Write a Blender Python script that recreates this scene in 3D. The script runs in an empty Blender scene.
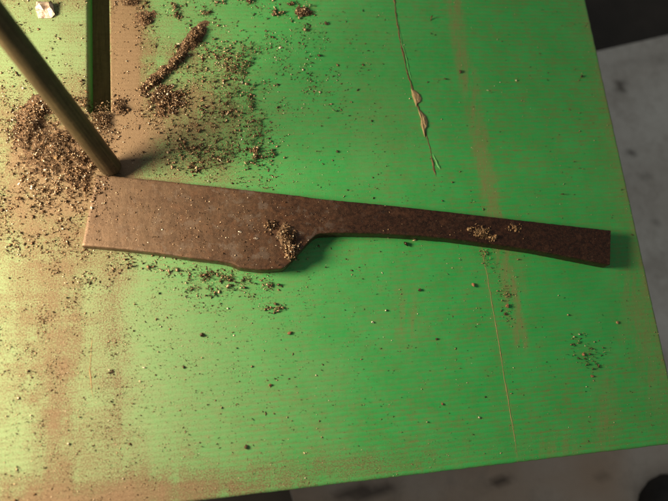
import bpy, math, random
import numpy as np
from mathutils import Vector, Matrix
random.seed(7); rng = np.random.default_rng(11)
sc = bpy.context.scene
MM = 0.001
# ------------------------------------------------------------------ camera
F = 650.0; CX, CY = 334.0, 250.5; DIST = 162.5            # focal length in photo pixels, distance in mm
def nrm(a): a = np.array(a, float); return a/np.linalg.norm(a)
U = nrm((3500, -188, F)); V = np.array((-258, -2550, F), float); V = nrm(V - V.dot(U)*U); N = np.cross(U, V)
B = np.array([U, V, N])                                    # camera axes -> world axes
fwd = B @ np.array((0, 0, 1.0)); CAM = -DIST*fwd           # mm; the world origin lies on the board top
cam = bpy.data.cameras.new('camera'); cam_ob = bpy.data.objects.new('camera', cam); sc.collection.objects.link(cam_ob)
rgt = B @ np.array((1.0, 0, 0)); up = -(B @ np.array((0, 1.0, 0)))
m = Matrix.Identity(4)
for i in range(3):
    m[i][0] = rgt[i]; m[i][1] = up[i]; m[i][2] = -fwd[i]; m[i][3] = CAM[i]*MM
cam_ob.matrix_world = m
cam.sensor_width = 36; cam.lens = 36*F/668; cam.clip_start = 0.005; cam.clip_end = 5
cam.dof.use_dof = True; cam.dof.focus_distance = DIST*MM; cam.dof.aperture_fstop = 13.0
sc.camera = cam_ob
# ------------------------------------------------------------------ light: one warm work lamp low at the left, dim room
w = bpy.data.worlds.new('World'); sc.world = w; w.use_nodes = True
w.node_tree.nodes['Background'].inputs[0].default_value = (0.98, 0.97, 0.93, 1)
w.node_tree.nodes['Background'].inputs[1].default_value = 0.17
lamp = bpy.data.lights.new('work_lamp', 'POINT'); lamp.energy = 3.9; lamp.color = (1.0, 0.79, 0.53); lamp.shadow_soft_size = 0.033
lamp_ob = bpy.data.objects.new('work_lamp', lamp); sc.collection.objects.link(lamp_ob)
lamp_ob.location = (-0.180, 0.014, 0.096)
sc.view_settings.view_transform = 'Standard'; sc.view_settings.look = 'None'
sc.view_settings.gamma = 1; sc.view_settings.exposure = 0; sc.view_settings.use_curve_mapping = False

# ------------------------------------------------------------------ helpers
def at(px, py, z=0.0):
    """point (mm) at height z that the photo shows at px,py (arrays allowed)"""
    px = np.asarray(px, float); py = np.asarray(py, float); z = np.asarray(z, float) + 0*px
    r = np.stack([(px-CX)/F, (py-CY)/F, np.ones_like(px)], -1) @ B.T
    t = (z - CAM[2])/r[..., 2]
    return CAM + r*t[..., None]
def px_of(P):
    q = (np.asarray(P, float) - CAM) @ B
    return q[..., 0]/q[..., 2]*F + CX, q[..., 1]/q[..., 2]*F + CY
def hashn(ix, iy, s):
    h = np.sin(ix*127.1 + iy*311.7 + s*74.7)*43758.5453
    return h - np.floor(h)
def vnoise(x, y, s=0):
    ix = np.floor(x); iy = np.floor(y); fx = x-ix; fy = y-iy
    fx = fx*fx*(3-2*fx); fy = fy*fy*(3-2*fy)
    a = hashn(ix, iy, s); b = hashn(ix+1, iy, s); c = hashn(ix, iy+1, s); d = hashn(ix+1, iy+1, s)
    return (a*(1-fx)+b*fx)*(1-fy) + (c*(1-fx)+d*fx)*fy
def fbm(x, y, s=0, o=4):
    t = 0; a = 0.5; n = 0
    for k in range(o):
        t = t + a*vnoise(x*2**k, y*2**k, s+k*5); n += a; a *= .55
    return t/n
def seg_d(x, y, pts):
    """distance to a polyline in photo pixels"""
    best = np.full(np.shape(x), 1e9)
    for (ax, ay), (bx, by) in zip(pts[:-1], pts[1:]):
        dx, dy = bx-ax, by-ay; t = np.clip(((x-ax)*dx+(y-ay)*dy)/(dx*dx+dy*dy), 0, 1)
        best = np.minimum(best, np.hypot(x-ax-t*dx, y-ay-t*dy))
    return best
def gauss(x, y, cx, cy, rx, ry, ang=0):
    a = math.radians(ang); dx = x-cx; dy = y-cy
    p = dx*math.cos(a)+dy*math.sin(a); q = -dx*math.sin(a)+dy*math.cos(a)
    return np.exp(-(p*p/(rx*rx)+q*q/(ry*ry)))
def sstep(a, b, x):
    t = np.clip((x-a)/(b-a), 0, 1); return t*t*(3-2*t)
def mesh_ob(name, verts, faces, mat, parent=None, smooth=False, attrs=None):
    me = bpy.data.meshes.new(name)
    v = np.asarray(verts, float)*MM
    me.from_pydata(v.tolist(), [], [list(map(int, f)) for f in faces] if not isinstance(faces, list) else faces)
    if attrs:
        for k, a in attrs.items():
            at_ = me.attributes.new(k, 'FLOAT', 'POINT'); at_.data.foreach_set('value', np.asarray(a, np.float32))
    me.materials.append(mat)
    if smooth: me.shade_smooth()
    me.update()
    o = bpy.data.objects.new(name, me); sc.collection.objects.link(o)
    if parent: o.parent = parent
    return o
def tag(o, label=None, cat=None, group=None, kind=None):
    for k, v in (('label', label), ('category', cat), ('group', group), ('kind', kind)):
        if v: o[k] = v
    return o
def empty(name, loc):
    o = bpy.data.objects.new(name, None); sc.collection.objects.link(o)
    o.location = Vector([float(c)*MM for c in loc]); o.empty_display_size = .005; return o
def keep(o, parent):
    o.parent = parent; o.matrix_parent_inverse = Matrix.Translation(-parent.location); return o

# ------------------------------------------------------------------ materials
class NT:
    def __init__(s, name):
        s.m = bpy.data.materials.new(name); s.m.use_nodes = True; s.t = s.m.node_tree
        s.b = s.t.nodes['Principled BSDF']
        tc = s.n('ShaderNodeTexCoord'); mp = s.n('ShaderNodeMapping'); mp.inputs['Scale'].default_value = (1000,)*3
        s.l(tc.outputs['Object'], mp.inputs[0]); s.co = mp.outputs[0]     # object space in mm
    def n(s, t): return s.t.nodes.new(t)
    def l(s, a, b): s.t.links.new(a, b)
    def noise(s, scale, detail=4, rough=.6, vec=None, stretch=None):
        v = vec or s.co
        if stretch:
            mp = s.n('ShaderNodeMapping'); mp.inputs['Scale'].default_value = stretch; s.l(v, mp.inputs[0]); v = mp.outputs[0]
        x = s.n('ShaderNodeTexNoise'); x.inputs['Scale'].default_value = scale; x.inputs['Detail'].default_value = detail
        x.inputs['Roughness'].default_value = rough; s.l(v, x.inputs['Vector']); return x.outputs['Fac']
    def ramp(s, f, stops):
        r = s.n('ShaderNodeValToRGB'); s.l(f, r.inputs[0]); e = r.color_ramp.elements
        while len(e) < len(stops): e.new(.5)
        for k, (p, c) in enumerate(stops):
            e[k].position = p; e[k].color = (c, c, c, 1) if isinstance(c, (int, float)) else (*c, 1)
        return r.outputs[0]
    def math(s, op, a, b=None, c=None, clamp=False):
        x = s.n('ShaderNodeMath'); x.operation = op; x.use_clamp = clamp
        for k, v in enumerate((a, b, c)):
            if v is None: continue
            if isinstance(v, (int, float)): x.inputs[k].default_value = v
            else: s.l(v, x.inputs[k])
        return x.outputs[0]
    def mix(s, f, a, b):
        x = s.n('ShaderNodeMix'); x.data_type = 'RGBA'
        for k, v in ((0, f), (6, a), (7, b)):
            if isinstance(v, (int, float)): x.inputs[k].default_value = v
            elif isinstance(v, tuple): x.inputs[k].default_value = (*v, 1)
            else: s.l(v, x.inputs[k])
        return x.outputs[2]
    def attr(s, name):
        x = s.n('ShaderNodeAttribute'); x.attribute_name = name; return x.outputs['Fac']
    def bump(s, h, dist, strength=1, prev=None):
        x = s.n('ShaderNodeBump'); x.inputs['Distance'].default_value = dist*MM; x.inputs['Strength'].default_value = strength
        s.l(h, x.inputs['Height'])
        if prev: s.l(prev, x.inputs['Normal'])
        return x.outputs[0]
    def out(s, col=None, rough=None, metal=None, normal=None, spec=None):
        for k, v in (('Base Color', col), ('Roughness', rough), ('Metallic', metal), ('Normal', normal), ('Specular IOR Level', spec)):
            if v is None: continue
            if isinstance(v, (int, float)): s.b.inputs[k].default_value = v
            elif isinstance(v, tuple): s.b.inputs[k].default_value = (*v, 1)
            else: s.l(v, s.b.inputs[k])
        return s.m

GREEN = (0.020, 0.37, 0.080)
def board_material():
    t = NT('green_paint')
    sx = t.n('ShaderNodeSeparateXYZ'); t.l(t.co, sx.inputs[0])
    wob = t.noise(.09, 2)
    yy = t.math('ADD', sx.outputs[1], t.math('MULTIPLY', wob, .6))
    grv = t.math('SINE', t.math('MULTIPLY', yy, 2*math.pi/1.22))                   # brushed ridges run left to right
    g01 = t.math('MULTIPLY_ADD', grv, .5, .5)
    fine = t.noise(1.0, 5, .7, stretch=(.25, 5.5, 1))
    vert = t.noise(1.0, 4, .7, stretch=(4.5, .22, 1))
    spot = t.noise(2.6, 6, .75); blot = t.noise(.12, 4, .6); mid = t.noise(.6, 5, .65)
    dust = t.attr('dust'); rust = t.attr('rust'); scuff = t.attr('scuff'); grav = t.attr('groove')
    # clean paint
    gcol = t.mix(t.ramp(blot, [(.3, 0.), (.7, 1.)]), GREEN, (0.036, 0.42, 0.102))
    gcol = t.mix(t.math('MULTIPLY', t.ramp(fine, [(.35, 0.), (.7, 1.)]), .35), gcol, (0.035, 0.2, 0.06))
    # dirt that sits in the grooves
    gm = t.math('MULTIPLY', t.ramp(g01, [(.45, 0.), (.95, 1.)]), t.ramp(fine, [(.34, .12), (.60, 1.)]))
    gm = t.math('MULTIPLY', gm, t.math('MULTIPLY', grav, t.math('MULTIPLY', t.ramp(mid, [(.3, .25), (.65, 1.)]), t.ramp(t.noise(1, 3, .6, stretch=(.06, .5, 1)), [(.32, .3), (.55, 1.)]))), clamp=True)
    smut = t.math('MULTIPLY', t.ramp(t.noise(.35, 6, .75), [(.45, 0.), (.68, .7)]), grav, clamp=True)
    gcol = t.mix(t.math('MULTIPLY', smut, .75), gcol, (0.17, 0.16, 0.055))
    col = t.mix(t.math('MULTIPLY', gm, .75), gcol, (0.20, 0.125, 0.045))
    vm = t.math('MULTIPLY', t.ramp(vert, [(.52, 0.), (.75, .55)]), grav, clamp=True)
    col = t.mix(t.math('MULTIPLY', vm, .6), col, (0.22, 0.16, 0.06))
    # loose dust film: a broken veil
    veil = t.math('ADD', t.math('MULTIPLY', spot, .75), t.math('MULTIPLY', t.math('ADD', t.math('MULTIPLY', fine, .5), t.math('MULTIPLY', vert, .5)), .45))
    col = t.mix(t.math('MULTIPLY', t.ramp(t.math('MULTIPLY_ADD', t.math('SUBTRACT', mid, .5), .35, t.attr('pale')), [(.03, 0.), (.95, 1.)]), .84), col, (0.265, 0.350, 0.180))
    dm = t.math('MULTIPLY_ADD', dust, 1.0, t.math('SUBTRACT', t.math('MULTIPLY_ADD', veil, 1.6, -.37), .90), clamp=False)
    dm = t.ramp(dm, [(0.0, 0.), (.44, .55)])
    dcol = t.mix(t.ramp(spot, [(.35, 0.), (.65, 1.)]), (0.15, 0.095, 0.045), (0.29, 0.21, 0.115))
    col = t.mix(dm, col, dcol)
    rm = t.math('ADD', t.ramp(t.math('MULTIPLY_ADD', rust, 1.5, t.math('SUBTRACT', veil, 1.0)), [(0.0, 0.), (.5, .9)]), t.math('MULTIPLY', rust, .3), clamp=True)
    rcol = t.mix(t.ramp(spot, [(.38, 0.), (.62, 1.)]), (0.11, 0.060, 0.032), (0.215, 0.130, 0.074))
    col = t.mix(t.math('MULTIPLY', rm, .68), col, rcol)
    sm = t.math('MULTIPLY', scuff, t.ramp(t.math('ADD', t.math('MULTIPLY', vert, .6), t.math('MULTIPLY', spot, .5)), [(.42, 0.25), (.60, 1.)]), clamp=True)
    col = t.mix(t.math('MULTIPLY', sm, .85), col, (0.22, 0.20, 0.085))
    fl = t.ramp(t.math('MULTIPLY_ADD', t.math('ADD', dust, rust), .22, t.noise(3.2, 3, .8)), [(.60, 0.), (.66, 1.)])
    fl = t.math('MULTIPLY', fl, t.math('ADD', t.math('MULTIPLY', t.math('ADD', dust, rust), 1.4), .25), clamp=True)
    col = t.mix(t.math('MULTIPLY', fl, .8), col, (0.13, 0.07, 0.035))
    f2 = t.math('MULTIPLY', t.ramp(t.math('MULTIPLY_ADD', t.math('ADD', dust, rust), .2, t.noise(4.0, 3, .8, stretch=(1.1, 1, 1.3))), [(.62, 0.), (.67, 1.)]), t.math('ADD', dust, rust), clamp=True)
    col = t.mix(t.math('MULTIPLY', f2, .35), col, (0.42, 0.31, 0.20))
    h = t.math('ADD', t.math('MULTIPLY', g01, -.5), t.math('ADD', t.math('MULTIPLY', fine, .5), t.math('MULTIPLY', vert, .3)))
    n1 = t.bump(h, .06, .8)
    n2 = t.bump(t.math('MULTIPLY', spot, t.math('ADD', dust, .25)), .14, .9, n1)
    rough = t.math('ADD', t.math('MULTIPLY', dm, .3), .52, clamp=True)
    return t.out(col, rough, 0.0, n2, .35)
def wood_material(name, a, b):
    t = NT(name); g = t.noise(1, 5, .6, stretch=(1.6, .12, 1)); s = t.noise(.8, 5, .7)
    col = t.mix(t.ramp(g, [(.3, 0.), (.7, 1.)]), a, b); col = t.mix(t.math('MULTIPLY', t.ramp(s, [(.45, 0.), (.7, 1.)]), .5), col, tuple(c*.5 for c in a))
    return t.out(col, .85, 0., t.bump(g, .15))
def steel_material():
    t = NT('rusted_steel')
    a = t.noise(.16, 5, .65); b = t.noise(1.1, 6, .7); c = t.noise(5.0, 4, .7); p2 = t.noise(.45, 6, .7); grain = t.noise(1, 5, .7, stretch=(1.1, 9, 1)); cross = t.noise(1, 4, .7, stretch=(7, .6, 1))
    pos = t.attr('along')                                                          # 0 at the ground end of the blade, 1 at the tang tip
    brown = t.mix(t.ramp(b, [(.38, 0.), (.62, 1.)]), (0.045, 0.023, 0.014), (0.110, 0.055, 0.030))
    brown = t.mix(t.ramp(p2, [(.52, 0.), (.64, .65)]), brown, (0.165, 0.074, 0.036))   # orange rust patches
    brown = t.mix(t.ramp(t.noise(.3, 5, .7), [(.55, 0.), (.60, .8)]), brown, (0.15, 0.115, 0.095))   # bare grey patches
    grey = t.mix(t.ramp(cross, [(.3, 0.), (.7, 1.)]), (0.135, 0.088, 0.055), (0.225, 0.152, 0.095))
    grey = t.mix(t.ramp(p2, [(.35, .6), (.5, 0.)]), grey, (0.10, 0.062, 0.038))
    f = t.math('ADD', t.ramp(pos, [(.02, .95), (.22, .45), (.40, 0.)]), t.math('MULTIPLY_ADD', a, 1.1, -.58), clamp=True)
    col = t.mix(f, brown, grey)
    dark = t.mix(t.ramp(b, [(.4, 0.), (.65, 1.)]), (0.016, 0.007, 0.005), (0.055, 0.021, 0.012))
    dark = t.mix(t.ramp(p2, [(.55, 0.), (.66, .6)]), dark, (0.10, 0.045, 0.025))
    col = t.mix(t.ramp(t.math('MULTIPLY_ADD', t.math('SUBTRACT', p2, .5), .16, pos), [(.30, 0.), (.46, .35), (.50, .8), (.72, 1.)]), col, dark)
    col = t.mix(t.math('MULTIPLY', t.ramp(c, [(.56, 0.), (.70, 1.)]), .5), col, (0.30, 0.18, 0.10))
    scr = t.ramp(t.noise(1, 2, .5, stretch=(.35, 12, 1)), [(.66, 0.), (.70, 1.)])
    scr = t.math('MULTIPLY', scr, t.ramp(t.noise(.25, 2, .5), [(.5, 0.), (.6, 1.)]))
    col = t.mix(t.math('MULTIPLY', scr, .4), col, (0.34, 0.26, 0.20))
    col = t.mix(t.math('MULTIPLY', t.ramp(t.noise(.9, 4, .8), [(.60, 0.), (.68, 1.)]), .45), col, (0.030, 0.018, 0.013))
    h = t.math('ADD', t.math('MULTIPLY', b, .6), t.math('ADD', t.math('MULTIPLY', c, .35), t.math('ADD', t.math('MULTIPLY', cross, .3), t.math('MULTIPLY', p2, .8))))
    n = t.bump(h, .10, .8); n = t.bump(grain, .03, .5, n)
    return t.out(col, t.math('MULTIPLY_ADD', b, .35, .30), .4, n, .5)
def filing_material(name, stops, metal=.75, rough=.38):
    t = NT(name); g = t.n('ShaderNodeNewGeometry')
    col = t.ramp(g.outputs['Random Per Island'], stops)
    r = t.math('MULTIPLY_ADD', t.math('FRACT', t.math('MULTIPLY', g.outputs['Random Per Island'], 37.3)), .4, rough-.15)
    return t.out(col, r, metal)
def plain(name, a, b, scale, rough, bump=.1, metal=0.):
    t = NT(name); s = t.noise(scale, 5, .65)
    return t.out(t.mix(t.ramp(s, [(.35, 0.), (.65, 1.)]), a, b), rough, metal, t.bump(s, bump))

M_board = board_material(); M_steel = steel_material()
M_wood = wood_material('bare_wood', (.09, .055, .028), (.16, .10, .055))
M_fil = filing_material('steel_filings', [(0, (.05, .03, .018)), (.45, (.15, .088, .046)), (.72, (.30, .19, .105)), (.88, (.58, .43, .28)), (1, (.95, .85, .68))], .5, .30)
M_dark = filing_material('dark_filings', [(0, (.06, .036, .02)), (.5, (.14, .085, .045)), (.82, (.32, .20, .11)), (1, (.8, .6, .4))], .3, .38)
M_dust = filing_material('rust_grit', [(0, (.18, .10, .055)), (.4, (.36, .23, .13)), (.75, (.52, .38, .23)), (1, (.8, .66, .46))], .1, .5)

# ------------------------------------------------------------------ the green board with its slot
corner = at(683.5, 442.5); XR, YB = float(corner[0]), float(corner[1])
s1 = at(87.5, 60); s2 = at(110, 60); SX0, SX1 = float(s1[0]), float(s2[0]); SY0 = float(at(98, 112)[1])
XL, YT = -135.0, 125.0; TH = 7.0
def board_fields(x, y):
    """where dirt lies on the paint, laid out over the board"""
    n1 = fbm(x/55, y/55, 1); n2 = fbm(x/16, y/16, 9); ns = fbm(x/9, y/70, 21)
    vs_ = fbm(x/7, y/60, 51); hs_ = fbm(x/70, y/5, 52)
    yb = 501 - (x-210)*.1223                                      # the near edge of the board
    e = yb - y
    pale = (1-sstep(0, 320, x + (n1-.5)*110 - .08*(y-250)))*.95 + .22*(1-sstep(300, 520, x))*n1*1.5
    pale += .25*gauss(x, y, -10, 240, 120, 110) + .12*gauss(x, y, 230, 380, 130, 110)*(.4+n2)
    d = .42*(1-sstep(40, 300, x + (n1-.5)*120)) + .10*(1-sstep(250, 480, x)) + .05
    d += .40*gauss(x, y, 60, 160, 60, 50) + .34*gauss(x, y, 205, 110, 60, 80) + .12*gauss(x, y, 135, 230, 150, 110)
    d += .20*np.exp(-((x-60)/34)**2)*sstep(180, 260, y) + .10*np.exp(-((x-175-.08*(y-300))/10)**2)*sstep(300, 380, y)
    d -= .22*gauss(x, y, 40, 40, 60, 50) + .16*gauss(x, y, 15, 450, 55, 34) + .16*gauss(x, y, 150, 330, 50, 80) + .12*gauss(x, y, 90, 350, 14, 90)
    d += .26*np.exp(-(np.clip(e-14, -30, 400)/24)**2)*(1-sstep(300, 640, x)) + .12*np.exp(-((e-20)/26)**2)
    d = np.clip(d, 0, 1)*(.22+.7*n2+.38*vs_+.40*(hs_-.2))*np.where(y > 245, .88, 1)
    r = 1.25*gauss(x, y, 124, 60, 19, 130)*sstep(106, 114, x) + .55*gauss(x, y, 140, 135, 45, 26) + .60*gauss(x, y, 55, 158, 48, 30) + .30*gauss(x, y, 60, 205, 50, 30)
    r += .42*np.exp(-((x-116-.03*(y-300)+9*(n1-.5)+5*(n2-.5))/13)**2)*sstep(250, 275, y)*(1-.35*sstep(360, 470, y))
    r += .36*np.exp(-((x-64+.02*(y-300)+12*(n1-.5))/15)**2)*sstep(265, 310, y)
    r += .62*np.exp(-((e-2)/26)**2)*(1-sstep(60, 420, x)) + .25*np.exp(-((e-16)/14)**2)*(1-sstep(350, 500, x))
    r += .25*np.exp(-((x-46)/26)**2)*np.exp(-((y-425-6*n1)/5)**2) + .22*np.exp(-((x-40)/26)**2)*np.exp(-((y-441-6*n1)/4)**2)
    r = r*(.15+.75*ns+.6*n2)*(.62+.25*vs_+.30*hs_)*np.where(y > 245, .62, 1)
    fr = fbm(x/3.0+y*.02, y/34, 91); fr2 = fbm(x/5, y/6, 92)
    off = x - np.interp(y, [-60, 40, 130, 190, 240, 300, 350], [450, 458, 476, 488, 499, 511, 522])
    s = np.exp(-(np.abs(off)/7.5)**4)*sstep(365, 335, y)*sstep(.22, .55, fr)*(.55+.7*fr2)*.9
    s += .6*np.exp(-(seg_d(x, y, [(472, 60), (495, 180), (510, 262), (526, 345)])/2.6)**2)*sstep(.3, .6, fr2)
    s += .45*np.exp(-(seg_d(x, y, [(514, 240), (524, 290)])/4)**2)*fr*1.6 + .5*np.exp(-(seg_d(x, y, [(480, 240), (495, 320), (518, 462)])/2.2)**2)*fr2*1.4
    s += (.5*gauss(x, y, 408, 316, 14, 30) + .55*gauss(x, y, 606, 418, 12, 45) + .45*gauss(x, y, 640, 330, 18, 90, -12) + .40*gauss(x, y, 560, 450, 30, 16))*sstep(.3, .65, fr)*1.2
    re = (585 + .2213*y) - x                                      # the right edge, rubbed
    s += .55*np.exp(-(re/6)**2)*fr2*1.6 + .22*np.exp(-(re/24)**2)*n1*2
    s += .16*gauss(x, y, 385, 110, 30, 60)*n2*2
    g = .55 + .5*(n1-.5) + .35*sstep(420, 520, x)*(1-sstep(120, 330, y)) + .35*np.exp(-((e-45)/50)**2)
    g = g*(.6+.8*fbm(x/40, y/40, 31))
    return [np.clip(k, 0, 1) for k in (d, r, s, g, pale)]
def axis(a, b, step, extra):
    g = list(np.arange(a, b, step)) + [b] + list(extra); g = sorted(set(round(float(v), 4) for v in g)); return np.array(g)
def near(e, s): return [e + s*k for k in (0, .08, .2, .38, .65)]
gx = axis(XL, XR, .45, near(XL, 1)+near(XR, -1)+near(SX0, -1)+near(SX1, 1))
gy = axis(YB, YT, .6, near(YB, 1)+near(YT, -1)+near(SY0, -1))
gx = gx[~((gx > SX0+1e-3) & (gx < SX1-1e-3)) | False]
X, Y = np.meshgrid(gx, gy)
ex = np.minimum(X-XL, XR-X); ey = np.minimum(Y-YB, YT-Y)
ds = np.hypot(np.maximum(np.maximum(SX0-X, X-SX1), 0), np.maximum(SY0-Y, 0))
R_ = .55
edge = np.minimum(np.minimum(ex, ey), ds); q = np.clip(1-edge/R_, 0, 1)
Z = -R_*.7*(1-np.sqrt(1-q*q*.98)) + .05*(fbm(X/9, Y/9, 3)-.5) - .10*gauss(X, Y, SX1+1, 20, 1.0, 40)*fbm(X*2, Y/2, 8)
wig = .24*(fbm(X/1.6, Y/1.6, 44)-.5)*np.clip(1-np.minimum(ex, ey)/1.2, 0, 1)
X2 = X + wig*(ex < 1.2); Y2 = Y + wig*(ey < 1.2)
ny, nx = X.shape; verts = np.stack([X2, Y2, Z], -1).reshape(-1, 3)
idx = np.arange(ny*nx).reshape(ny, nx)
xc = (gx[:-1]+gx[1:])/2; yc = (gy[:-1]+gy[1:])/2
hole = (yc[:, None] > SY0) & (xc[None, :] > SX0) & (xc[None, :] < SX1)
quad = np.stack([idx[:-1, :-1], idx[:-1, 1:], idx[1:, 1:], idx[1:, :-1]], -1)[~hole]
fx, fy = px_of(np.stack([X, Y, 0*X], -1)); d, r, s, g, pl = board_fields(fx, fy)
# outer and slot walls: the boundary edges of the sheet dropped to the underside
ed = {}
for f in quad.tolist():
    for a, b in zip(f, f[1:]+f[:1]):
        if (b, a) in ed: del ed[(b, a)]
        else: ed[(a, b)] = 1
low = {}; V2 = verts.tolist(); walls = []
at4 = [list(k.reshape(-1)) for k in (d, r, s, g, pl)]
for a, b in ed:
    for v in (a, b):
        if v not in low:
            low[v] = len(V2); p = V2[v]; V2.append([p[0], p[1], -TH])
            for k, q_ in enumerate(at4): q_.append(q_[v]*(.25 if k < 2 or k == 4 else .4))
    walls.append([b, a, low[a], low[b]])
board = tag(empty('green_board', (0, 0, 0)), 'green painted board with brushed grooves and a narrow slot, dusted with brown filings', 'board')
mesh_ob('board_top', V2, quad.tolist()+walls, M_board, board, True, dict(dust=at4[0], rust=at4[1], scuff=at4[2], groove=at4[3], pale=at4[4]))

def box(x0, x1, y0, y1, z0, z1):
    v = [(x, y, z) for z in (z0, z1) for y in (y0, y1) for x in (x0, x1)]
    return v, [[0, 2, 3, 1], [4, 5, 7, 6], [0, 1, 5, 4], [2, 6, 7, 3], [0, 4, 6, 2], [1, 3, 7, 5]]
v, f = box(XL+6, XR-9, YB+9, YT-4, -TH-22, -TH-.004)
sup = mesh_ob('support_plank', v, f, M_wood)
tag(sup, 'bare brown wooden plank under the green board, seen only through its slot', 'plank')

# ------------------------------------------------------------------ what lies below, out of focus
def sheet_mat():
    t = NT('grey_sheet'); a = t.noise(.02, 4, .6); b = t.noise(.25, 5, .7); st = t.attr('stain')
    col = t.mix(t.ramp(a, [(.35, 0.), (.65, 1.)]), (.78, .78, .73), (.64, .62, .57)); col = t.mix(t.math('MULTIPLY', t.ramp(b, [(.4, 0.), (.7, 1.)]), .25), col, (.30, .26, .21))
    col = t.mix(t.attr('brown'), col, (.50, .38, .28)); col = t.mix(t.math('MULTIPLY', t.ramp(t.noise(.06, 6, .75), [(.5, 0.), (.66, .6)]), .6), col, (.26, .22, .18)); col = t.mix(st, col, (.045, .032, .024)); return t.out(col, .7, 0., t.bump(b, .2))
ZS = -70.0
pA = at(600, 50.5, ZS); pB = at(668, 35, ZS); dr = nrm((pB-pA)[:2]); nr = np.array((dr[1], -dr[0]))    # far edge of the sheet
pL = at(293, 495, ZS)
tL = float(np.dot(pL[:2]-pA[:2], dr)); ns_ = 150
ss = np.linspace(tL, tL+420, ns_); tt = np.linspace(0, 330, 120)
S, T = np.meshgrid(ss, tt)
P = np.stack([pA[0]+S*dr[0]+T*nr[0], pA[1]+S*dr[1]+T*nr[1], ZS+0*S], -1)
sx_, sy_ = px_of(P)
st = 0*S
for (cx, cy, rx, ry, a, k) in [(620, 86, 5, 6, 0, .75), (630, 152, 4, 4, 0, .8), (500, 481, 11, 4, -10, .8), (362, 492, 30, 7, -6, .75), (645, 176, 3, 3, 0, .5), (636, 62, 3, 2, 0, .4), (572, 459, 2, 2, 0, .6), (646, 97, 2, 2, 0, .4), (650, 60, 40, 4, -10, .12), (655, 220, 3, 3, 0, .5), (601, 476, 5, 5, 0, .3)]:
    st = np.maximum(st, k*sstep(.25, .75, gauss(sx_, sy_, cx, cy, rx*1.3, ry*1.3, a)*(.6+.8*fbm(sx_/6, sy_/6, 5))))
vv = P.reshape(-1, 3); id2 = np.arange(S.size).reshape(S.shape)
qf = np.stack([id2[:-1, :-1], id2[1:, :-1], id2[1:, 1:], id2[:-1, 1:]], -1).reshape(-1, 4).tolist()
V3 = vv.tolist(); sa = list(st.reshape(-1)); br = list((.85*sstep(330, 460, sy_)*(.5+fbm(sx_/60, sy_/60, 15))*(1-.5*sstep(610, 640, sx_))).clip(0, 1).reshape(-1)); rim = list(id2[0, :])+list(id2[1:, -1])+list(id2[-1, -2::-1])+list(id2[-2:0:-1, 0]); base = len(V3)
for i in rim: p = V3[i]; V3.append([p[0], p[1], ZS-9]); sa.append(0.); br.append(.5)
for k in range(len(rim)): k2 = (k+1) % len(rim); qf.append([int(rim[k]), int(rim[k2]), base+k2, base+k])
gs = mesh_ob('grey_shelf', V3, qf, sheet_mat(), attrs=dict(stain=sa, brown=br))
tag(gs, 'stained pale grey shelf lying below and beyond the green board', 'shelf')
v, f = box(-900, 900, -900, 900, -330, -320)
tag(mesh_ob('floor', v, f, plain('dark_floor', (.035, .032, .028), (.06, .052, .044), .02, .9)), kind='structure')
# dark round cap at the lower right corner
c = at(674, 517, ZS); prof = [(0, 9.5), (6, 9.3), (10.5, 8.2), (13.4, 5.8), (14.6, 3), (14.6, .02)]
vs = []; fs = []; NS = 48
for (r_, z_) in prof:
    for k in range(NS):
        a = 2*math.pi*k/NS; rr = r_*(1+.012*math.sin(16*a)*(z_ < 8)); vs.append((c[0]+rr*math.cos(a), c[1]+rr*math.sin(a), ZS+z_))
for i in range(len(prof)-1):
    for k in range(NS): k2 = (k+1) % NS; fs.append([i*NS+k, (i+1)*NS+k, (i+1)*NS+k2, i*NS+k2])
tag(mesh_ob('round_cap', vs, fs, plain('black_rubber', (.014, .013, .012), (.025, .022, .02), .3, .7), None, True), 'black rounded cap on the grey shelf in the lower right corner, out of focus', 'cap')

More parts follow.
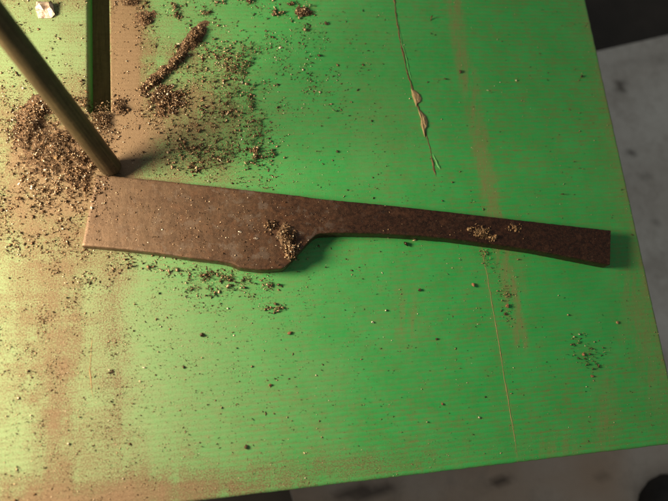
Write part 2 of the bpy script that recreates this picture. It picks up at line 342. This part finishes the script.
# ------------------------------------------------------------------ the rusty blade with its tang
top = [(96.7, 174.6), (160, 180.5), (220, 187), (298, 195.6), (316, 198.4), (386, 205.0), (464, 213.6), (530, 221.3), (611, 230.4)]
bot = [(81.8, 245.6), (120, 248.8), (156, 252.8), (188, 257.6), (220, 261), (232, 263.4), (240, 267.4), (262, 269.8), (284, 268.4), (290, 262.6), (305.6, 245.2), (312, 238.2), (318.5, 233.6), (337, 232.4), (380, 233.2), (420, 235.6), (452, 238.4), (481, 242.2), (530, 249), (552, 253.2), (610.2, 264.8)]
def hgt(x): return np.interp(x, [80, 150, 240, 300, 611], [2.2, 2.8, 3.7, 4.0, 3.7])
def spline(pts, x):
    p = np.array(pts); return np.interp(x, p[:, 0], p[:, 1])
def blade_mesh(x0, x1, name, parent, capL, capR):
    xs = np.unique(np.concatenate([np.arange(x0, x1, 1.6), [x1]])); n = len(xs)
    sub = np.array([0, .012, .03, .06, .1, .16, .24, .34, .45, .56, .67, .77, .85, .91, .95, .975, .99, 1])
    u = (xs-81.8)/(611-81.8)
    tx = np.where(True, 96.7+u*(611-96.7), 0); bx = 81.8+u*(610.2-81.8)
    ty = spline(top, tx); by = spline(bot, bx)
    # soften the polyline corners slightly
    k = np.array([1, 2, 3, 2, 1])/9; byp = np.pad(by, 2, mode='edge'); by = np.convolve(byp, k, 'valid') if n > 6 else by
    vs = []; ids = np.zeros((n, len(sub)), int); al = []
    for i in range(n):
        for j, s_ in enumerate(sub):
            px = tx[i]*(1-s_)+bx[i]*s_; py = ty[i]*(1-s_)+by[i]*s_; h = float(hgt(px))
            wmm = abs(by[i]-ty[i])/4
            de = min(s_, 1-s_)*wmm
            if capL: de = min(de, (i)*1.6/4+0.0)
            if capR: de = min(de, (n-1-i)*1.6/4)
            qq = max(0, 1-de/.28); P_ = at(px, py, h)
            nz = .10*(fbm(px/6, py/6, 2)-.5) + .05*(fbm(px/2, py/2, 12)-.5)
            P_[2] += nz - .17*qq*qq
            if qq > 0: P_[0] += .10*(fbm(px/3, py/3, 61)-.5); P_[1] += .16*(fbm(px/3, py/3, 71)-.5)
            ids[i, j] = len(vs); vs.append(P_.tolist()); al.append(float(u[i]))
    fs = []
    for i in range(n-1):
        for j in range(len(sub)-1): fs.append([ids[i, j], ids[i, j+1], ids[i+1, j+1], ids[i+1, j]])
    rim = list(ids[:, 0]) + list(ids[-1, 1:]) + list(ids[-2::-1, -1]) + list(ids[0, -2:0:-1])
    rim = rim[::-1]; b0 = len(vs)
    for r_i in rim:
        p = vs[r_i]; vs.append([p[0], p[1], p[2]*.5]); al.append(al[r_i])
    b1 = len(vs)
    for r_i in rim:
        p = vs[r_i]; vs.append([p[0]*1.0, p[1], .03]); al.append(al[r_i])
    L = len(rim)
    for k in range(L):
        k2 = (k+1) % L
        fs.append([int(rim[k]), int(rim[k2]), b0+k2, b0+k][::-1]); fs.append([b0+k, b0+k2, b1+k2, b1+k][::-1])
    fs.append([b1+k for k in range(L)])
    fs = [list(map(int, f_)) for f_ in fs]
    return mesh_ob(name, vs, fs, M_steel, parent, True, dict(along=al))
bp = at(200, 220)
knife = tag(empty('rusty_knife_blank', (0, 0, 0)), 'rusty brown steel knife blank with broad blade and long narrow tang on green board', 'knife blank')
bl = blade_mesh(81.8, 334, 'blade', knife, True, False); tg = blade_mesh(334, 611, 'tang', knife, False, True); tg['label'] = 'dark brown narrow tang'
for o in (bl, tg):
    md = o.modifiers.new('edge_split', 'EDGE_SPLIT'); md.split_angle = math.radians(50)

# ------------------------------------------------------------------ the steel rod standing in the corner of the slot
def ray_pt(px, py, depth): return CAM + (B @ np.array(((px-CX)/F, (py-CY)/F, 1.0)))*depth
E0 = at(110, 166, 2.2); E1 = ray_pt(-2, 20.5, 118.0); dirn = nrm(E1-E0); LEN = 92.0; rad = 2.6
E0 = E0 - dirn*0.0
a1 = nrm(np.cross(dirn, (0, 0, 1))); a2 = np.cross(dirn, a1)
vs = []; fs = []; NS = 40; st_ = [(-1.6, .0), (-1.6, .55), (-1.35, .82), (-.9, .96), (-.2, 1.0)] + [(k, 1.0) for k in np.arange(1, LEN, 2.0)] + [(LEN, 1.0), (LEN+.6, .85), (LEN+.6, 0)]
for (s_, k_) in st_:
    for k in range(NS):
        a = 2*math.pi*k/NS
        flat = 1 - .045*max(0, math.cos(4*a))                       # slightly four sided
        rr = rad*k_*flat*(1+.02*(float(vnoise(np.array(s_*1.3), np.array(k*.9), 5))-.5))
        vs.append((E0 + dirn*s_ + (a1*math.cos(a)+a2*math.sin(a))*rr).tolist())
for i in range(len(st_)-1):
    for k in range(NS): k2 = (k+1) % NS; fs.append([i*NS+k, i*NS+k2, (i+1)*NS+k2, (i+1)*NS+k])
def rod_mat():
    t = NT('rod_steel'); mp = t.n('ShaderNodeMapping')
    rot = Vector(dirn.tolist()).to_track_quat('Z', 'Y').inverted().to_euler(); mp.inputs['Rotation'].default_value = rot
    t.l(t.co, mp.inputs[0]); v_ = mp.outputs[0]
    g_ = t.noise(1, 5, .7, v_, (3.2, 3.2, .05)); b = t.noise(1.3, 5, .7); bb = t.noise(.2, 3, .6)
    col = t.mix(t.ramp(g_, [(.35, 0.), (.65, 1.)]), (.050, .038, .020), (.15, .115, .062)); col = t.mix(t.math('MULTIPLY', t.ramp(b, [(.5, 0.), (.72, 1.)]), .6), col, (.20, .13, .075))
    col = t.mix(t.math('MULTIPLY', t.ramp(bb, [(.4, 0.), (.65, 1.)]), .5), col, (.06, .04, .024))
    return t.out(col, .5, .45, t.bump(t.math('ADD', g_, t.math('MULTIPLY', b, .6)), .1, .7), .4)
tag(mesh_ob('steel_rod', vs, fs, rod_mat(), None, True), 'dull brown steel rod leaning up to the left, its foot against the knife blank', 'rod')
print('rod dir', dirn, 'elev', math.degrees(math.asin(dirn[2])))

# ------------------------------------------------------------------ filings
OCT_V = np.array([(1, 0, 0), (-1, 0, 0), (0, 1, 0), (0, -1, 0), (0, 0, 1), (0, 0, -1)], float)
OCT_F = np.array([(0, 2, 4), (2, 1, 4), (1, 3, 4), (3, 0, 4), (2, 0, 5), (1, 2, 5), (3, 1, 5), (0, 3, 5)])
# a bent sliver: six vertices, closed
SLV_V = np.array([(-1, -.35, -.2), (-1, .3, 0), (0, -.45, .45), (0, .4, .5), (1, -.2, -.1), (.9, .3, -.3), (0, 0, .05)], float)
SLV_F = np.array([(0, 2, 1), (1, 2, 3), (2, 4, 3), (3, 4, 5), (0, 1, 6), (1, 3, 6), (0, 6, 2), (6, 3, 5), (6, 5, 4), (6, 4, 2)])
def rot_mats(n, flat=1.0):
    qn = rng.normal(size=(n, 4)); qn[:, 1:3] *= flat; qn /= np.linalg.norm(qn, axis=1)[:, None]
    w_, x, y, z = qn.T
    return np.stack([1-2*(y*y+z*z), 2*(x*y-z*w_), 2*(x*z+y*w_), 2*(x*y+z*w_), 1-2*(x*x+z*z), 2*(y*z-x*w_), 2*(x*z-y*w_), 2*(y*z+x*w_), 1-2*(x*x+y*y)], -1).reshape(n, 3, 3)
def particles(name, P, size, mat, flat=.6, sliver=.5, parent=None):
    """P: (n,3) mm resting points, size: (n,) half length mm"""
    n = len(P); k = int(n*sliver); VV = []; FF = []; off = 0
    for tv, tf, a, b in ((SLV_V, SLV_F, 0, k), (OCT_V, OCT_F, k, n)):
        c_ = b-a
        if c_ <= 0: continue
        v = tv[None]*(1+rng.uniform(-.35, .35, (c_, len(tv), 3))) + rng.uniform(-.12, .12, (c_, len(tv), 3))
        v = v*np.stack([rng.uniform(.7, 1.25, c_), rng.uniform(.45, .9, c_), rng.uniform(.25, .65, c_)], -1)[:, None, :]
        v = np.einsum('nij,nkj->nki', rot_mats(c_, flat), v)*size[a:b, None, None]
        lo = v[:, :, 2].min(1)
        v = v + P[a:b, None, :]; v[:, :, 2] -= lo[:, None]*.55
        VV.append(v.reshape(-1, 3)); FF.append((tf[None]+(np.arange(c_)*len(tv))[:, None, None]).reshape(-1, 3)+off); off += c_*len(tv)
    VV = (np.concatenate(VV)*MM).astype(np.float32); FF = np.concatenate(FF).astype(np.int32)
    me = bpy.data.meshes.new(name); me.vertices.add(len(VV)); me.vertices.foreach_set('co', VV.reshape(-1))
    me.loops.add(FF.size); me.loops.foreach_set('vertex_index', FF.reshape(-1)); me.polygons.add(len(FF))
    me.polygons.foreach_set('loop_start', np.arange(0, FF.size, 3, dtype=np.int32)); me.update(calc_edges=True)
    me.materials.append(mat); o = bpy.data.objects.new(name, me); sc.collection.objects.link(o)
    if parent: o.parent = parent
    return o
tpx = np.array(top); bpx = np.array(bot)
def on_blade(x, y, mgn=0.):
    l = 96.7 + (81.8-96.7)*(y-174.6)/(245.6-174.6)
    return (x > l-mgn) & (x < 611+mgn) & (y > np.interp(x, tpx[:, 0], tpx[:, 1])-mgn) & (y < np.interp(x, bpx[:, 0], bpx[:, 1])+mgn)
def in_slot(x, y):
    P_ = at(x, y); return (P_[..., 0] > SX0-.1) & (P_[..., 0] < SX1+.1) & (P_[..., 1] > SY0-.1)
def ground(x, y, extra=0.):
    """resting points on the board or on the blade, whichever the place has"""
    ob = on_blade(x, y); z = np.where(ob, hgt(x)-.12, 0.0) + extra
    P_ = at(x, y, z); keepm = ~(in_slot(x, y) & ~ob)
    # nothing half inside the blade's side
    side = on_blade(x, y+0, 3.0) & ~ob
    keepm &= ~(side & (y > 200))
    P_b = P_; ok = (P_b[..., 0] < XR-.3) & (P_b[..., 1] > YB+.3)
    return P_[keepm & ok], (keepm & ok)
def cloud(n, cx, cy, rx, ry, ang=0):
    a = math.radians(ang); p = rng.normal(0, rx*.62, n); q_ = rng.normal(0, ry*.62, n)
    return cx+p*math.cos(a)-q_*math.sin(a), cy+p*math.sin(a)+q_*math.cos(a)
def sizes(n, med, sig=.45, mx=9): return np.minimum(med*np.exp(rng.normal(0, sig, n)), mx)
def stuff(o, label, cat): return tag(o, label, cat, kind='stuff')

# fine grit over the whole board, thickest at the left
def dens_grit(x, y):
    d, r, s, g, pl = board_fields(x, y)
    return .02 + .9*d*d*1.6 + .8*r + .25*s
def reject(n, f, x0=-60, x1=700, y0=-50, y1=520):
    X_ = []; Y_ = []; c_ = 0
    while c_ < n:
        x = rng.uniform(x0, x1, n); y = rng.uniform(y0, y1, n); k = rng.uniform(0, 1, n) < f(x, y)
        X_.append(x[k]); Y_.append(y[k]); c_ += k.sum()
    return np.concatenate(X_)[:n], np.concatenate(Y_)[:n]
x, y = reject(34000, dens_grit); k = ~on_blade(x, y, 3); x, y = x[k], y[k]; P_, _ = ground(x, y)
stuff(particles('rust_grit', P_, sizes(len(P_), .065, .45, .25), M_dust), 'fine reddish brown grit strewn over the green board, thickest at the left', 'grit')
# scattered filings
def dens_fil(x, y):
    cl = fbm(x/14, y/14, 77); cl2 = fbm(x/40, y/40, 78)
    f = .38*(1-sstep(40, 260, x)) + .10*(1-sstep(200, 420, x)) + .012
    f += .75*gauss(x, y, 55, 150, 50, 55) + 1.0*gauss(x, y, 215, 110, 50, 80) + .5*gauss(x, y, 45, 220, 60, 70) + .25*gauss(x, y, 60, 320, 40, 60)
    f += .35*gauss(x, y, 235, 285, 70, 24) + .25*gauss(x, y, 300, 60, 60, 70) + .10*gauss(x, y, 590, 350, 26, 30) + .35*gauss(x, y, 150, 10, 60, 20)
    f *= 1 - .6*gauss(x, y, 50, 50, 50, 40)
    f *= 1-.75*sstep(380, 500, y)
    return np.clip(f*np.clip((cl-.42)*5.5, 0.03, 1.4)*(.4+1.1*cl2), 0, 1)
x, y = reject(21000, dens_fil); k = ~on_blade(x, y, 3); x, y = x[k], y[k]; P_, _ = ground(x, y)
stuff(particles('steel_filings', P_, sizes(len(P_), .135, .5, .55)*np.where(P_[:, 1] > -5, 1.25, .85), M_fil), 'bright and brown steel filings scattered over the green board around the knife blank', 'filings')
x, y = reject(5200, lambda x, y: (.9*gauss(x, y, 150, 360, 190, 110) + .5*gauss(x, y, 300, 330, 160, 110) + .10 + .5*gauss(x, y, 300, 110, 90, 90))*np.clip((fbm(x/11, y/11, 63)-.33)*4, .05, 1)); k = ~on_blade(x, y, 4); P_, _ = ground(x[k], y[k])
stuff(particles('fine_filings', P_, sizes(len(P_), .085, .5, .3), M_fil), 'fine glinting specks of filings on the paint below and right of the blade', 'filings')
# sparse dark specks over the clean paint
x = rng.uniform(250, 680, 420); y = rng.uniform(-10, 470, 420); k = ~on_blade(x, y, 4); P_, _ = ground(x[k], y[k])
stuff(particles('dark_specks', P_, sizes(len(P_), .15, .45, .5), M_dark), 'sparse dark specks on the clean green paint at the right', 'specks')

def mound(blobs, parent, mat):
    x0 = min(b[1]-2.6*b[3] for b in blobs); x1 = max(b[1]+2.6*b[3] for b in blobs); y0 = min(b[2]-2.6*max(b[3], b[4]) for b in blobs); y1 = max(b[2]+2.6*max(b[3], b[4]) for b in blobs)
    X_, Y_ = np.meshgrid(np.arange(x0, x1, 1.1), np.arange(y0, y1, 1.1)); H = np.zeros_like(X_)
    for (n, cx, cy, rx, ry, ang, hmm) in blobs: H = np.maximum(H, hmm*gauss(X_, Y_, cx, cy, rx*1.15, ry*1.15, ang))
    H = H*.62*(.15+1.5*fbm(X_/4.5, Y_/4.5, 17)) - .24 + .55*(fbm(X_/1.7, Y_/1.7, 23)-.5)*np.clip(H, 0, 1)
    ob = on_blade(X_, Y_); P_ = at(X_, Y_, np.where(ob, hgt(X_)-.05, 0)+np.maximum(H, -.1)); ok = (H > -.08) & ~in_slot(X_, Y_) & ~(on_blade(X_, Y_, 4) & ~ob)
    qk = ok[:-1, :-1] & ok[1:, :-1] & ok[1:, 1:] & ok[:-1, 1:] & (ob[:-1, :-1] == ob[1:, 1:]); i_ = np.arange(X_.size).reshape(X_.shape)
    q_ = np.stack([i_[:-1, :-1], i_[1:, :-1], i_[1:, 1:], i_[:-1, 1:]], -1)[qk]
    if len(q_) < 4: return
    u_, inv = np.unique(q_.reshape(-1), return_inverse=True)
    mesh_ob('packed_dust', P_.reshape(-1, 3)[u_], inv.reshape(-1, 4).tolist(), mat, parent, False)
M_packed = plain('packed_filings', (.075, .047, .026), (.25, .155, .085), 2.8, .8, .3)
def pile(name, label, blobs, mat, med, cat='filings', flat=.9, mx=.6, pack=None):
    PP = []; SS = []
    for (n, cx, cy, rx, ry, ang, hmm) in blobs:
        n = int(n*(3.4 if pack and hmm >= 1 else 2.2)); med_ = med*1.12
        x, y = cloud(n, cx, cy, rx, ry, ang); kc = rng.uniform(0, 1, n) < np.clip((fbm(x/4.5, y/4.5, 17)-.38)*6, .12, 1); x = x[kc]; y = y[kc]; n = len(x); hh = hmm*gauss(x, y, cx, cy, rx*1.1, ry*1.1, ang)
        z = hh*rng.uniform(0.35, 1, n); p, km = ground(x, y, z); PP.append(p); SS.append(sizes(len(p), med_, .5, mx))
    o_ = stuff(particles(name, np.concatenate(PP), np.concatenate(SS), mat, flat), label, cat)
    if pack: mound([b for b in blobs if b[6] >= 1.0], o_, pack)
    return o_
pile('filings_pile', 'wide heap of brown and shiny filings left of the rod foot', [(1100, 54, 150, 28, 22, 0, 1.2), (380, 30, 122, 9, 20, 25, 2.4), (330, 45, 108, 20, 7, -15, 2.0), (500, 80, 165, 18, 26, 0, 1.0), (300, 18, 130, 10, 12, 0, .8), (260, 84, 112, 12, 18, 20, .8), (500, 60, 195, 50, 18, 0, .4)], M_fil, .17, pack=M_packed)
pile('filings_bar', 'dark elongated clump of filings running up to the right above the blade', [(300, 193, 39, 15, 5, -50, 2.4), (260, 178, 58, 16, 4, -48, 1.8), (240, 156, 78, 15, 4.5, -42, 1.9)], M_dark, .19, pack=M_packed)
pile('filings_mound', 'round glittering mound of filings below the dark clump', [(650, 166, 101, 17, 14, 0, 1.0)], M_fil, .18, pack=M_packed)
pile('filings_patch', 'loose patch of dark filings between the slot and clean green paint', [(300, 240, 62, 18, 10, -50, 1.1), (300, 232, 100, 26, 22, 0, .6), (260, 215, 155, 18, 12, 0, 1.0), (220, 252, 140, 10, 26, 15, .9), (230, 188, 150, 24, 14, 0, .6), (90, 254, 152, 7, 9, 0, 1.0), (70, 247, 105, 5, 9, 0, .8), (120, 218, 50, 20, 14, 0, .5), (260, 215, 85, 34, 34, 0, .25), (260, 205, 130, 40, 26, 0, .25), (120, 262, 155, 14, 14, 0, .4), (80, 190, 165, 22, 6, 4, .4)], M_dark, .19)
pile('filings_clumps', 'small clumps of filings along the far side of the board above the slot', [(130, 145, 18, 10, 6, -20, 1.4), (80, 131, 2, 9, 4, 0, 1.0), (60, 205, 12, 6, 4, 0, .8), (60, 249, 1, 6, 3, 0, .9), (60, 278, 13, 7, 3, 0, .8), (90, 303, 12, 7, 5, 0, 1.3), (30, 305, 28, 4, 3, 0, .8), (50, 176, 10, 4, 7, 0, .8), (22, 220, 3, 5, 2, 0, .6), (30, 290, 4, 6, 2, 0, .4)], M_dark, .2, pack=M_packed)
# filings choking the near end of the slot
x, y = cloud(900, 101, 118, 10, 12); zz = np.where(y > 112, rng.uniform(0, 1.2, 900), rng.uniform(-5, -.2, 900))
km = (x > 86) & (x < 113) & (y > 98) & (y < 140); P_ = at(x[km], y[km], zz[km])
P_[:, 0] = np.where((P_[:, 2] < 0), np.clip(P_[:, 0], SX0+.3, SX1-.3), P_[:, 0]); P_[:, 1] = np.where(P_[:, 2] < 0, np.maximum(P_[:, 1], SY0+.3), P_[:, 1])
stuff(particles('slot_filings', P_, sizes(len(P_), .2, .4, .6), M_fil, .9), 'filings spilling into the near end of the slot', 'filings')
pile('filings_knot', 'small dark knot of filings on the right lip of the slot', [(90, 119, 107, 6, 6, 0, 1.6)], M_dark, .2, pack=M_packed)
# on the blade
pile('blade_filings', 'coarse shiny filings heaped on the blade beside its step', [(40, 272, 224, 6, 4, 20, .5), (130, 287, 237, 7, 10, -10, 2.0), (90, 292, 251, 6, 8, 0, 1.6), (24, 268, 226, 4, 5, 0, .4)], M_fil, .27, mx=.55, pack=M_packed)
x, y = reject(6500, lambda x, y: on_blade(x, y, -1)*np.clip((.22+.9*gauss(x, y, 180, 228, 85, 26)+.3*gauss(x, y, 260, 240, 60, 25))*(1-.97*sstep(320, 350, x))*(fbm(x/9, y/9, 4)*1.6), 0, 1))
P_, _ = ground(x, y); stuff(particles('blade_grit', P_, sizes(len(P_), .095, .55, .36), M_fil), 'thin scatter of shiny filings on the broad brown blade', 'filings')
M_clay = filing_material('tan_crumbs', [(0, (.13, .075, .035)), (.5, (.26, .16, .08)), (1, (.42, .29, .16))], 0., .8)
pile('tang_dirt', 'crumbly tan dirt on the dark tang near its middle', [(220, 481, 232, 7, 4.5, 10, 1.1), (60, 493, 237, 4, 2.5, 0, .6), (70, 514, 228, 5, 2.6, 0, .5), (40, 470, 229, 5, 2, 0, .3)], M_clay, .17, 'dirt', pack=plain('packed_clay', (.10, .065, .035), (.28, .19, .10), 2.2, .9, .2))
x, y = reject(260, lambda x, y: on_blade(x, y, -1)*(x > 330)*.7, 330, 611, 195, 268)
P_, _ = ground(x, y); stuff(particles('tang_grit', P_, sizes(len(P_), .08, .5, .25), M_clay), 'few fine grains on the dark tang', 'grit')
pile('under_blade_filings', 'filings lying just below the near edge of the blade', [(160, 225, 277, 30, 5, 6, .4), (130, 200, 283, 16, 12, 0, .4), (60, 232, 290, 16, 8, 0, .4), (35, 270, 285, 8, 5, 0, .5), (45, 275, 308, 10, 4, 0, .4), (70, 160, 268, 40, 4, 6, .3)], M_dark, .18)
pile('right_filings', 'loose cluster of dark filings near the right edge of the board', [(34, 586, 350, 16, 12, 0, .2), (14, 578, 338, 8, 4, -30, .3), (14, 590, 364, 10, 6, 0, .2)], M_dark, .2)
pile('tang_shadow_filings', 'short trail of filings on the scuffed stripe below the tang', [(60, 491, 262, 5, 12, 0, .3), (60, 505, 300, 6, 22, -8, .3), (24, 484, 252, 4, 4, 0, .5)], M_clay, .15)

# ------------------------------------------------------------------ torn paint lines and splinters: parts of the board
def ribbon(name, pts, wmm, hmm, mat, parent, seed, lift=0.):
    p = np.array(pts, float); L_ = np.concatenate([[0], np.cumsum(np.hypot(*np.diff(p, axis=0).T))]); n = max(8, int(L_[-1]/1.6))
    s_ = np.linspace(0, L_[-1], n); x = np.interp(s_, L_, p[:, 0]); y = np.interp(s_, L_, p[:, 1])
    x = x + 1.3*(fbm(s_/9, s_*0+seed, seed)-.5)
    Q = at(x, y); tdir = np.gradient(Q[:, :2], axis=0); tdir /= np.linalg.norm(tdir, axis=1)[:, None]; nn = np.stack([-tdir[:, 1], tdir[:, 0]], -1)
    vs = []; fs = []
    for i in range(n):
        k_ = min(1, 6*i/n, 6*(n-1-i)/n)+.02; w_ = wmm*(.35+1.1*float(vnoise(np.array(s_[i]/5), np.array(0.), seed)))*k_*.5; h_ = hmm*(.4+1.0*float(vnoise(np.array(s_[i]/3), np.array(3.), seed)))*k_
        for a_, b_ in ((-1, -.03), (-.5, h_*.8+lift), (.3, h_+lift), (1, -.03)): vs.append((Q[i, 0]+nn[i, 0]*w_*a_, Q[i, 1]+nn[i, 1]*w_*a_, b_))
    for i in range(n-1):
        for j in range(3): fs.append([i*4+j, i*4+j+1, i*4+5+j, i*4+4+j])
    return mesh_ob(name, vs, fs, mat, parent, False)
M_split = plain('split_wood', (.075, .05, .022), (.16, .11, .05), 1.5, .85, .1)
M_tan = plain('torn_wood', (.26, .17, .075), (.38, .27, .13), 1.5, .8, .1)
M_lift = plain('lifted_green_paint', (.06, .30, .08), (.10, .36, .11), 1.5, .6, .05)
ribbon('crack', [(389, -60), (394, 0), (397, 22), (400, 40), (406, 68), (413, 92), (419, 112), (424, 128), (427, 142)], .55, .16, M_split, board, 3)
ribbon('lifted_edge', [(396.5, 15), (402.5, 45), (408, 66), (412, 84)], .30, .14, M_lift, board, 5)
ribbon('crack', [(424, 124), (427, 138), (429.5, 148), (432, 160)], .28, .09, M_split, board, 21)
ribbon('crack', [(431, 155), (433.5, 168), (436.5, 177)], .75, .2, M_split, board, 8)
ribbon('lifted_edge', [(433, 153), (437, 163), (441, 170)], .5, .2, M_lift, board, 9)
ribbon('scratch', [(480, 240), (487, 275), (495, 320), (503, 370), (510, 410), (515, 440), (518, 462)], .17, .07, M_tan, board, 12)
ribbon('scratch', [(92, 335), (90, 370), (93, 400)], .25, .06, M_tan, board, 14)
def lump(name, px, py, lx, ly, h, ang, mat, seed, z0=None, flatten=.25):
    """irregular faceted crumb, lx ly half sizes mm"""
    import bmesh
    bm = bmesh.new(); bmesh.ops.create_icosphere(bm, subdivisions=2, radius=1.0); r_ = random.Random(seed)
    dirs = [Vector((r_.gauss(0, 1), r_.gauss(0, 1), r_.gauss(0, 1))).normalized() for _ in range(9)]; cut = [r_.uniform(.45, .95) for _ in dirs]
    for v in bm.verts:
        for d_, c_ in zip(dirs, cut):
            k_ = v.co.dot(d_)-c_
            if k_ > 0: v.co -= d_*k_
        v.co *= r_.uniform(.8, 1.18)
        v.co = Vector((v.co.x*lx, v.co.y*ly, max(v.co.z, -.75)*h))
    lo = min(v.co.z for v in bm.verts)
    for v in bm.verts: v.co.z -= lo
    me = bpy.data.meshes.new(name)
    for v in bm.verts: v.co *= MM
    bm.to_mesh(me); bm.free(); me.materials.append(mat); o = bpy.data.objects.new(name, me); sc.collection.objects.link(o)
    zz_ = z0 if z0 is not None else (float(hgt(px))-.05 if on_blade(np.array(px), np.array(py)) else -.01)
    o.scale = (.68, .68, .6) if name != 'wood_splinter' else (1, 1, 1); p = at(px, py, zz_); o.location = [float(c_)*MM for c_ in p]; o.rotation_euler.z = math.radians(ang); return o
def flake(name, outline, h, mat, seed):
    p = np.array([(400+a/3.854, 60+b/3.854) for a, b in outline]); c_ = p.mean(0); n = len(p); r_ = np.random.default_rng(seed)
    lo = at(p[:, 0], p[:, 1], -.02); mid_ = at(*(c_+(p-c_)*.82).T, h*r_.uniform(.5, .9, n)); hi = at(*(c_+(p-c_)*.40).T, h*r_.uniform(.8, 1.25, n)); top_ = at(c_[0], c_[1], h)
    O_ = at(c_[0], c_[1]); vs = (np.concatenate([lo, mid_, hi, top_[None]])-O_).tolist(); fs = []
    for k in range(n):
        k2 = (k+1) % n
        fs += [[k, k+n, k2+n, k2], [k+n, k+2*n, k2+2*n, k2+n], [k+2*n, 3*n, k2+2*n]]
    o_ = mesh_ob(name, vs, fs, mat); o_.location = [float(v_)*MM for v_ in O_]; return o_
M_flake = plain('flaked_filler', (.27, .20, .10), (.40, .31, .17), 1.5, .85, .12)
tag(flake('wood_splinter', [(42, 108), (60, 117), (74, 130), (85, 148), (80, 162), (67, 170), (63, 182), (55, 162), (46, 138)], .5, M_flake, 2), 'larger upper tan wood flake on the long crack in the green paint', 'wood flake', 'wood flakes on the crack')
tag(flake('wood_splinter', [(68, 182), (82, 196), (99, 214), (107, 236), (105, 258), (97, 272), (96, 300), (88, 276), (80, 250), (81, 226), (72, 205)], .55, M_flake, 6), 'long lower tan wood flake on the crack, ending in a dark point', 'wood flake', 'wood flakes on the crack')
# ------------------------------------------------------------------ bigger crumbs, each one picked out
def chip_mat(name, a, b, metal, rough): return plain(name, a, b, 2.2, rough, .15, metal)
M_c = {'rust': chip_mat('rust_crumb', (.20, .085, .045), (.34, .17, .09), .1, .7), 'dark': chip_mat('dark_crumb', (.035, .022, .012), (.12, .075, .04), .3, .55),
       'shiny': chip_mat('bright_steel', (.62, .50, .38), (.80, .68, .54), .9, .3), 'tan': chip_mat('tan_crumb', (.24, .15, .07), (.40, .27, .14), 0., .8)}
crumbs = [(472.5, 285, .55, 1.05, .8, 8, 'rust', 'upright oval rust crumb right of the board middle, below the tang'),
 (507, 306, .8, .75, .8, 20, 'rust', 'rust crumb on the scuffed stripe below the tang'),
 (505, 314, .75, .5, .5, -10, 'dark', 'dark crumb touching the rust crumb on the scuffed stripe'),
 (419.5, 290.5, .75, .7, .7, 40, 'dark', 'dark crumb below the narrow start of the tang, nearest the blank'),
 (385.5, 310.5, .42, .5, .5, 10, 'shiny', 'bright speck at the upper right of a pair below the tang'),
 (372.5, 322.5, .42, .5, .45, 50, 'shiny', 'bright speck at the lower left of a pair below the tang'),
 (436.5, 339, .6, .45, .45, 0, 'dark', 'dark flat crumb in the brown smudge below the tang'),
 (581, 77, .75, .7, .8, 30, 'dark', 'dark round crumb alone near the upper right edge'),
 (579, 334.5, .5, .6, .6, 30, 'shiny', 'bright chip above the loose cluster near the right edge'),
 (583, 354.5, .62, .62, .6, 0, 'rust', 'reddish crumb in the loose cluster near the right edge'),
 (589, 354, .5, .55, .6, 30, 'dark', 'dark crumb beside the reddish one near the right edge'),
 (591.5, 376, .8, .5, .5, -15, 'rust', 'low reddish flake below the loose cluster near the right edge'),
 (617, 322.5, .6, .6, .5, 30, 'tan', 'tan crumb by the rubbed right edge of the board'),
 (202, 335, .95, .8, .8, 20, 'dark', 'dark angular crumb on the pale green below the blade'),
 (289, 333, .9, .7, .7, 20, 'rust', 'two lobed brown crumb below the blade tip step'),
 (246, 447, .6, .8, .6, -20, 'dark', 'dark ragged crumb near the near edge of the board'),
 (270, 385, .7, .65, .6, 20, 'rust', 'lone brown crumb halfway between blade and near edge'),
 (326, 24, .9, .75, .8, 15, 'dark', 'dark crumb left of the long crack at the far side'),
 (460, 72, .6, .95, .7, -8, 'dark', 'dark crumb on the tan scuffed stripe above the tang'),
 (337, 152, .6, .6, .6, 0, 'dark', 'small dark crumb on the clean paint above the blank'),
 (442, 404, .5, .5, .45, 0, 'rust', 'small orange crumb low on the clean paint'),
 (479, 417.5, .4, .4, .45, 0, 'shiny', 'lone glinting chip low at the right'),
 (111, 372, .95, .42, .4, 10, 'dark', 'flat dark flake on the brown stripe at lower left'),
 (56, 158, .9, 1.1, .8, 0, 'tan', 'tan pebble on the filings heap by the rod'),
 (240, 232, .7, .5, .3, -20, 'shiny', 'flat grey flake on the blade near its middle'),
 (256, 238.5, 1.1, .55, .25, 8, 'shiny', 'flat bright flake on the blade beside the filings heap')]
for i, (px, py, lx, ly, h, ang, kk, lab) in enumerate(crumbs):
    tag(lump({'shiny': 'steel_chip', 'dark': 'dark_crumb', 'rust': 'rust_crumb', 'tan': 'tan_crumb'}[kk], px, py, lx, ly, h, ang, M_c[kk], 30+i), lab, 'chip' if kk == 'shiny' else 'crumb', 'loose crumbs and chips')
# the folded bright shard at the far left
sh = [(-1.9, -1.9, .35), (1.2, -2.1, .3), (2.3, -1.5, .9), (2.2, 1.6, 1.6), (-1.5, 2.1, 1.7), (-2.2, .8, .9), (-.2, -.3, 1.2), (.7, -.2, 1.3), (.8, .9, .9), (1.5, .1, 1.9), (-.9, 1.2, 2.0), (1.4, 1.3, 2.3)]
sf = [[0, 1, 7, 6], [1, 2, 9, 7], [2, 3, 9], [3, 11, 9], [3, 4, 10, 11], [4, 5, 10], [5, 0, 6, 10], [6, 7, 8], [6, 8, 10], [7, 9, 8], [8, 9, 11], [8, 11, 10]]
sv = sh + [(a_*.94, b_*.94, .0) for (a_, b_, c_) in sh[:6]]
sf = sf + [[(k+1) % 6, k, 12+k, 12+(k+1) % 6] for k in range(6)]
M_shard = plain('shard_steel', (.22, .15, .11), (.66, .58, .50), 1.0, .4, .2, .35)
o = mesh_ob('metal_shard', sv, sf, M_shard); p = at(45.5, 12); o.location = [float(c_)*MM for c_ in p]; o.rotation_euler.z = .12
tag(o, 'folded bright metal shard near the far left corner beside the slot', 'metal shard')
